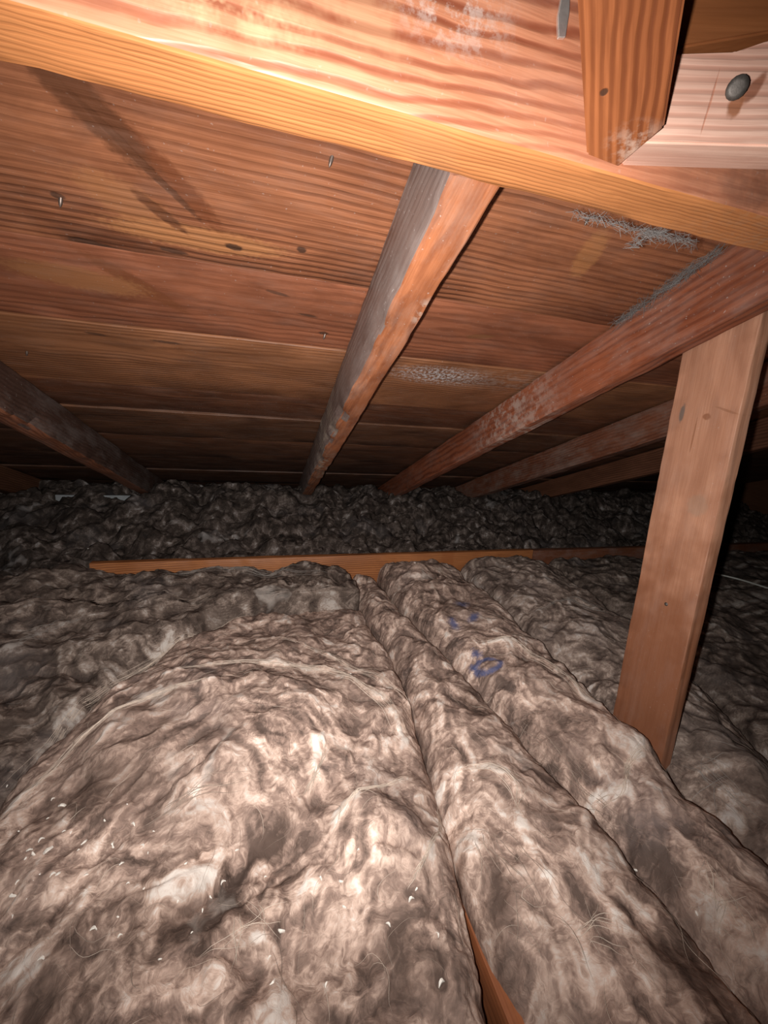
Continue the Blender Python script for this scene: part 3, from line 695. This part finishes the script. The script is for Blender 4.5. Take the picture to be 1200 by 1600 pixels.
tag(link('loose_insulation', me, None, mI6), 'heap of loose dusty insulation filling the low eave behind the cross boards', 'insulation', None, 'stuff')

mFl = plain('pale_fibre', (.60, .49, .40), .85, 0, .25, 90)
mFd = plain('brown_fibre', (.30, .225, .18), .9, 0, .3, 90)
mFg = plain('grey_fibre', (.34, .30, .27), .9, 0, .3, 90)

def strands(n, xr_, yr_, seed, K=11, step=.0045, inside=None, lift=.004):
    g = np.random.default_rng(seed)
    x = g.uniform(*xr_, n); y = yr_[0] + (yr_[1] - yr_[0]) * g.random(n) ** 1.25
    if inside is not None:
        k = inside(x, y); x, y = x[k], y[k]
    n = len(x); sg = g.choice((-1, 1), n); st = step * g.uniform(.5, 1.5, n); turn = g.normal(0, .05, n); off = g.normal(0, .25, n)
    P = np.zeros((n, K, 3))
    for k in range(K):
        P[:, k, 0] = x; P[:, k, 1] = y
        vx_ = samp(vx, x, y); vy_ = samp(vy, x, y); an = np.arctan2(vy_, vx_) + off + turn * k
        x = x + sg * st * np.cos(an); y = y + sg * st * np.sin(an)
    lf = g.uniform(.2, 1, n) * lift
    arch = np.sin(np.linspace(0, np.pi, K))[None] * lf[:, None]
    P[:, :, 2] = height(P[:, :, 0], P[:, :, 1]) * .7
    zc = height(P[:, :, 0], P[:, :, 1]); zs = (zc + np.roll(zc, 1, 1) + np.roll(zc, -1, 1)) / 3; zs[:, 0] = zc[:, 0]; zs[:, -1] = zc[:, -1]
    P[:, :, 2] = zs + arch + .0004
    ok = np.max(np.abs(np.diff(P[:, :, 2], axis=1)), axis=1) < .02
    P = P[ok]; n = len(P)
    R_ = (g.uniform(.00012, .00032, n)[:, None] * (1 - .75 * np.abs(np.linspace(-1, 1, K))[None] ** 2))
    return P, R_
names = ['mound', 'left', 'ab', 'bc', 'cd', 'de']; objs = [o for o in C.objects if o.name.startswith('insulation_batt')]
cnt = [360, 120, 180, 180, 140, 60]
for bi, (nm, zf, xl, xr, y0, y1) in enumerate(BATTS):
    ins = lambda x, y, xl=xl, xr=xr, nm=nm: (x > xl(y) + .004) & (x < xr(y) - .004) & ((nm != 'left') | (x < eM(y) - .01) | (y > 1.03))
    ya = (max(y0, .08), y1 - .02); xs_ = xl(np.linspace(ya[0], ya[1], 30)).min(), xr(np.linspace(ya[0], ya[1], 30)).max()
    for j, (mt, fr) in enumerate(((mFl if nm in ('mound', 'ab', 'bc') else mFg, .55), (mFd, .45))):
        P, R_ = strands(int(cnt[bi] * fr), xs_, ya, 100 + bi * 7 + j, inside=ins)
        o = link('loose_fibres', tubes('loose_fibres', P, R_, mt), objs[bi]); o['kind'] = 'stuff'

# ---- long drawn-out wisps following the torn edges
def wisp(parent, pts, n, spread, mat, seed, rad=.00032, lift=.003):
    n = n // 2
    g = np.random.default_rng(seed)
    W = np.array([hit(*p) for p in pts]); t_ = np.linspace(0, 1, len(W)); K = 16
    P = np.zeros((n, K, 3))
    for i in range(n):
        a, b = sorted(g.uniform(-.05, 1.05, 2)); 
        if b - a < .3: a, b = max(0, a - .2), min(1, b + .2)
        tt = np.linspace(max(a, 0), min(b, 1), K); o1 = g.normal(0, spread * 1.5); o2 = g.normal(0, spread * 1.5)
        x = np.interp(tt, t_, W[:, 0]) + np.linspace(o1, o2, K) + .002 * pn(tt * 6, tt * 0 + i, seed); y = np.interp(tt, t_, W[:, 1]) + np.linspace(o1, o2, K)[::-1] * .7 + .002 * pn(tt * 6, tt * 0 + i + 50, seed)
        x = np.convolve(np.pad(x, 1, 'edge'), [.25, .5, .25], 'valid'); y = np.convolve(np.pad(y, 1, 'edge'), [.25, .5, .25], 'valid')
        P[i, :, 0] = x; P[i, :, 1] = y
    z = height(P[:, :, 0], P[:, :, 1])
    for _ in range(2): z[:, 1:-1] = np.maximum(z[:, 1:-1], (z[:, :-2] + z[:, 2:]) / 2) * .5 + z[:, 1:-1] * .5
    P[:, :, 2] = z + .0006 + g.uniform(0, 1, n)[:, None] * lift * np.sin(np.linspace(0, np.pi, K))[None]
    ok = np.max(np.abs(np.diff(z, axis=1)), axis=1) < .03; P = P[ok]; n = len(P)
    R_ = rad * g.uniform(.5, 1.6, n)[:, None] * (1.05 - np.abs(np.linspace(-1, 1, K))[None] ** 2)
    if n:
        o = link('fibre_wisp', tubes('fibre_wisp', P, R_, mat, 4), parent); o['kind'] = 'stuff'
M_, L_, AB_, BC_, CD_, DE_ = objs
wisp(M_, [(8, 1250), (95, 1145), (195, 1062), (292, 992), (385, 962)], 60, .005, mFl, 1, .00030, .001)
wisp(M_, [(20, 1262), (130, 1150), (240, 1085), (330, 1060)], 50, .005, mFl, 2, .00030, .001)
wisp(M_, [(260, 1050), (400, 1035), (520, 1050), (600, 1095), (640, 1170)], 40, .006, mFl, 3)
wisp(M_, [(400, 1000), (500, 1020), (590, 1060), (650, 1130)], 30, .006, mFl, 4)
wisp(M_, [(520, 1150), (500, 1200), (480, 1250)], 26, .003, mFl, 5)
wisp(M_, [(640, 1215), (600, 1230), (540, 1260), (510, 1310)], 26, .004, mFl, 6)
wisp(M_, [(690, 1240), (688, 1300), (660, 1350), (640, 1385)], 26, .002, mFl, 7)
wisp(M_, [(230, 1300), (330, 1220), (420, 1190)], 30, .010, mFd, 8)
wisp(M_, [(430, 1420), (400, 1440), (330, 1500)], 18, .01, mFl, 9)
wisp(AB_, [(900, 1500), (930, 1440), (990, 1460)], 16, .01, mFl, 10)
wisp(AB_, [(700, 1210), (760, 1195), (810, 1230), (815, 1280)], 30, .006, mFl, 11)
wisp(AB_, [(740, 1300), (790, 1350), (850, 1450)], 30, .010, mFd, 12)
wisp(BC_, [(1020, 1170), (980, 1195), (975, 1240), (930, 1260)], 40, .004, mFl, 13)
wisp(BC_, [(790, 1110), (900, 1220), (1010, 1330)], 40, .006, mFd, 14)
wisp(BC_, [(740, 1010), (800, 1000), (860, 1040), (930, 1100)], 34, .005, mFl, 15)
wisp(BC_, [(1080, 1340), (1120, 1400), (1180, 1500)], 30, .007, mFl, 16)
wisp(CD_, [(830, 960), (900, 935), (960, 960)], 24, .006, mFg, 17)
wisp(L_, [(10, 1020), (70, 985), (130, 960)], 24, .01, mFg, 18)
wisp(L_, [(250, 900), (350, 890), (450, 890), (530, 905)], 30, .012, mFg, 19)
wisp(CD_, [(1080, 1180), (1120, 1220), (1180, 1290)], 30, .01, mFg, 20)

# ---- small pale flakes lying on the batts
mC = plain('flake', (.86, .81, .73), .6, 0, .15, 200)
import bmesh
def flake_mesh(seed):
    g = random.Random(seed); me = bpy.data.meshes.new('debris_flake'); bm = bmesh.new()
    L, W_, H_ = .0050, .0018, .0010; rows = []
    for i in range(5):
        t_ = i / 4 - .5; wd = W_ * (1 - (2 * abs(t_)) ** 2 * .6) * g.uniform(.8, 1.2); zz = .0016 * (1 - (2 * t_) ** 2) + g.uniform(-.0002, .0002)
        rows.append([bm.verts.new((L * t_, s * wd / 2 + .0010 * (1 - 4 * t_ * t_), zz + h)) for s, h in ((-1, 0), (1, 0), (.8, H_), (-.8, H_))])
    for i in range(4):
        for k in range(4): bm.faces.new((rows[i][k], rows[i][(k + 1) % 4], rows[i + 1][(k + 1) % 4], rows[i + 1][k]))
    bm.faces.new(rows[0][::-1]); bm.faces.new(rows[-1]); bmesh.ops.recalc_face_normals(bm, faces=bm.faces[:])
    bm.to_mesh(me); bm.free(); me.materials.append(mC); return me
FM = [flake_mesh(i) for i in range(4)]
spots = [(83, 1250, 1.2), (97, 1261, 2.4), (46, 1330, 1.6), (53, 1335, 1.8), (40, 1343, 1.3), (65, 1314, 1.6), (76, 1330, 2.6), (111, 1302, 1.3), (131, 1318, 2.1), (123, 1330, .9), (178, 1320, 1.6), (208, 1291, 2.0),
         (199, 1258, 1.0), (177, 1325, 1.2), (190, 1351, 1.4), (222, 1324, 1.5), (29, 1380, 1.4), (52, 1380, 1.4), (21, 1401, 2.1), (83, 1369, 1.6), (91, 1367, 1.5), (135, 1369, 1.4), (64, 1368, 1.2), (43, 1407, 1.1),
         (232, 1334, .9), (164, 1283, 1.2), (11, 1229, 1.2), (18, 1434, 1.1), (185, 1434, 1.2), (200, 1382, 1.0), (240, 1300, .9), (330, 1402, 1.2), (349, 1381, 1.6), (316, 1424, 1.2), (278, 1409, 1.0), (440, 1455, 2.2),
         (533, 1378, 1.6), (538, 1418, 1.5), (500, 1375, 1.6), (146, 1456, 2.0), (64, 1502, 1.6), (188, 1464, 1.2), (425, 1536, 1.6), (510, 1540, 1.4), (422, 1498, 1.2), (690, 1540, 2.2), (683, 1462, 1.3), (612, 1487, 1.3),
         (606, 1447, 1.6), (643, 1408, 1.9), (650, 1390, 1.3), (740, 1220, 1.0), (993, 1360, 1.7), (1088, 1428, 1.4), (138, 858, 1.6), (415, 1372, 1.1), (370, 1330, 1.4), (560, 1330, 1.1), (820, 921, 1.3), (300, 1460, 1.0),
         (250, 1500, 1.0), (100, 1300, 1.1), (155, 1340, 1.0), (225, 1390, 1.1), (75, 1280, 1.0), (30, 1300, 1.0), (290, 1350, 1.2), (445, 1040, 1.0), (548, 1054, 1.1), (478, 1048, 1.0)]
g = random.Random(9)
for i, (px, py, s) in enumerate(spots):
    P = hit(px, py); o = bpy.data.objects.new('debris_flake', FM[i % 4]); C.objects.link(o)
    o.location = (P[0], P[1], P[2] + .0006); s *= .66; o.scale = (s, s, s); o.rotation_euler = (g.uniform(-.3, .3), g.uniform(-.3, .3), g.uniform(0, 6.3))
    tag(o, 'tiny pale chip of debris lying on the insulation', 'debris', 'pale debris chips on the insulation')

# ---- cobwebs under the beam and along the red rafter
mW = plain('cobweb', (.19, .175, .165), .9, 0, .2, 200)
def web(name, pts3, n, spread, seed, label, rad=.0003, length=.012, down=.3):
    g = np.random.default_rng(seed); W = np.array(pts3); t_ = np.linspace(0, 1, len(W)); K = 8
    a = g.random(n); P0_ = np.stack([np.interp(a, t_, W[:, c]) for c in range(3)], -1) + g.normal(0, spread, (n, 3))
    ax = W[-1] - W[0]; ax /= np.linalg.norm(ax)
    D = ax[None] * g.choice((-1, 1), n)[:, None] * 1.0 + g.normal(0, .45, (n, 3)); D[:, 2] -= down * g.random(n); D /= np.linalg.norm(D, axis=1, keepdims=True)
    L = length * g.uniform(.4, 1.3, n); u = np.linspace(-.5, .5, K)
    P = P0_[:, None] + D[:, None] * L[:, None, None] * u[None, :, None]
    bend = g.normal(0, .25, (n, 3)); P = P + bend[:, None] * (L[:, None, None] * (u ** 2)[None, :, None])
    R_ = rad * g.uniform(.5, 1.4, n)[:, None] * np.ones((1, K))
    return tag(link(name, tubes(name, P, R_, mW)), label, 'cobweb', None, None)
web('cobweb', [atY(900, 334, .313), atY(945, 346, .314), atY(1000, 361, .316), atY(1050, 372, .316), atY(1090, 384, .316)], 260, .0016, 3, 'grey fluffy cobweb hanging under the right end of the top beam', .00014, .012)
web('cobweb', [atY(985, 385, .325), atY(1005, 372, .32), atY(1035, 366, .316), atY(1070, 372, .315)], 120, .0022, 8, 'ragged tail of cobweb drooping below the top beam above the red rafter', .00014, .012, .2)
cw = [on_plane(1120, 392, CS * .995), on_plane(1040, 450, CS * .99), on_plane(965, 505, CS * .985)]
web('cobweb', cw, 300, .003, 5, 'long grey cobweb strip along the upper edge of the red rafter', .00018, .03, .1)

# ---- far corner: pale batt end, pale lath, cable on the right
P = atZ(40, 803, -.34)
mI7 = insul_mat('batt_pale', (.16, .16, .165), (.30, .31, .32), (.46, .48, .50), (.62, .64, .66), 7)
def z_pale(x, y): return -.335 + .03 * fbm(x * 12, y * 12, 33, 3) + .004 * pn(x * 60, y * 60, 3) + roundover(np.minimum(x + 1.55, -.86 - x), .08, .06) + roundover(np.minimum(y - 1.34, 1.72 - y), .06, .07) 
o = batt('insulation_batt', z_pale, one(-1.55), one(-.86), 1.34, 1.72, .006, mI7, 'pale bluish insulation lump in the dark far left corner', 9, -.5)
la = on_plane(92, 777, .0); a3 = atY(88, 778, 1.70); b3 = atY(176, 780, 1.70)
me = timber_mesh('pale_lath', b3[0] - a3[0] + .06, .012, .026, seed=5, nseg=12, bev=.001)
o = link('pale_lath', me, None, plain('pale_lath_paint', (.32, .335, .345), .7, 0, .12, 40)); frame(o, EX, np.array([0, 1., 0]), np.array([0, 0, 1.]), (a3[0], 1.70, a3[2] - .014))
tag(o, 'pale painted lath lying in the dark left of the bark-edged rafter', 'lath')
pc = [(1085, 893), (1123, 899), (1160, 908), (1200, 921), (1260, 940)]
W = np.array([hit(*p) + np.array([0, 0, .004]) for p in pc]); tt = np.linspace(0, 1, 40); ts = np.linspace(0, 1, len(W))
Pc = np.stack([np.interp(tt, ts, W[:, c]) for c in range(3)], -1)
for _ in range(20): Pc[1:-1] = (Pc[:-2] + 2 * Pc[1:-1] + Pc[2:]) / 4
tag(link('cable', tubes('cable', Pc[None], np.full((1, 40), .003), plain('cable_sheath', (.6, .6, .55), .5, 0, .1, 50), 8)), 'thin pale cable lying on the insulation right of the upright plank', 'cable')
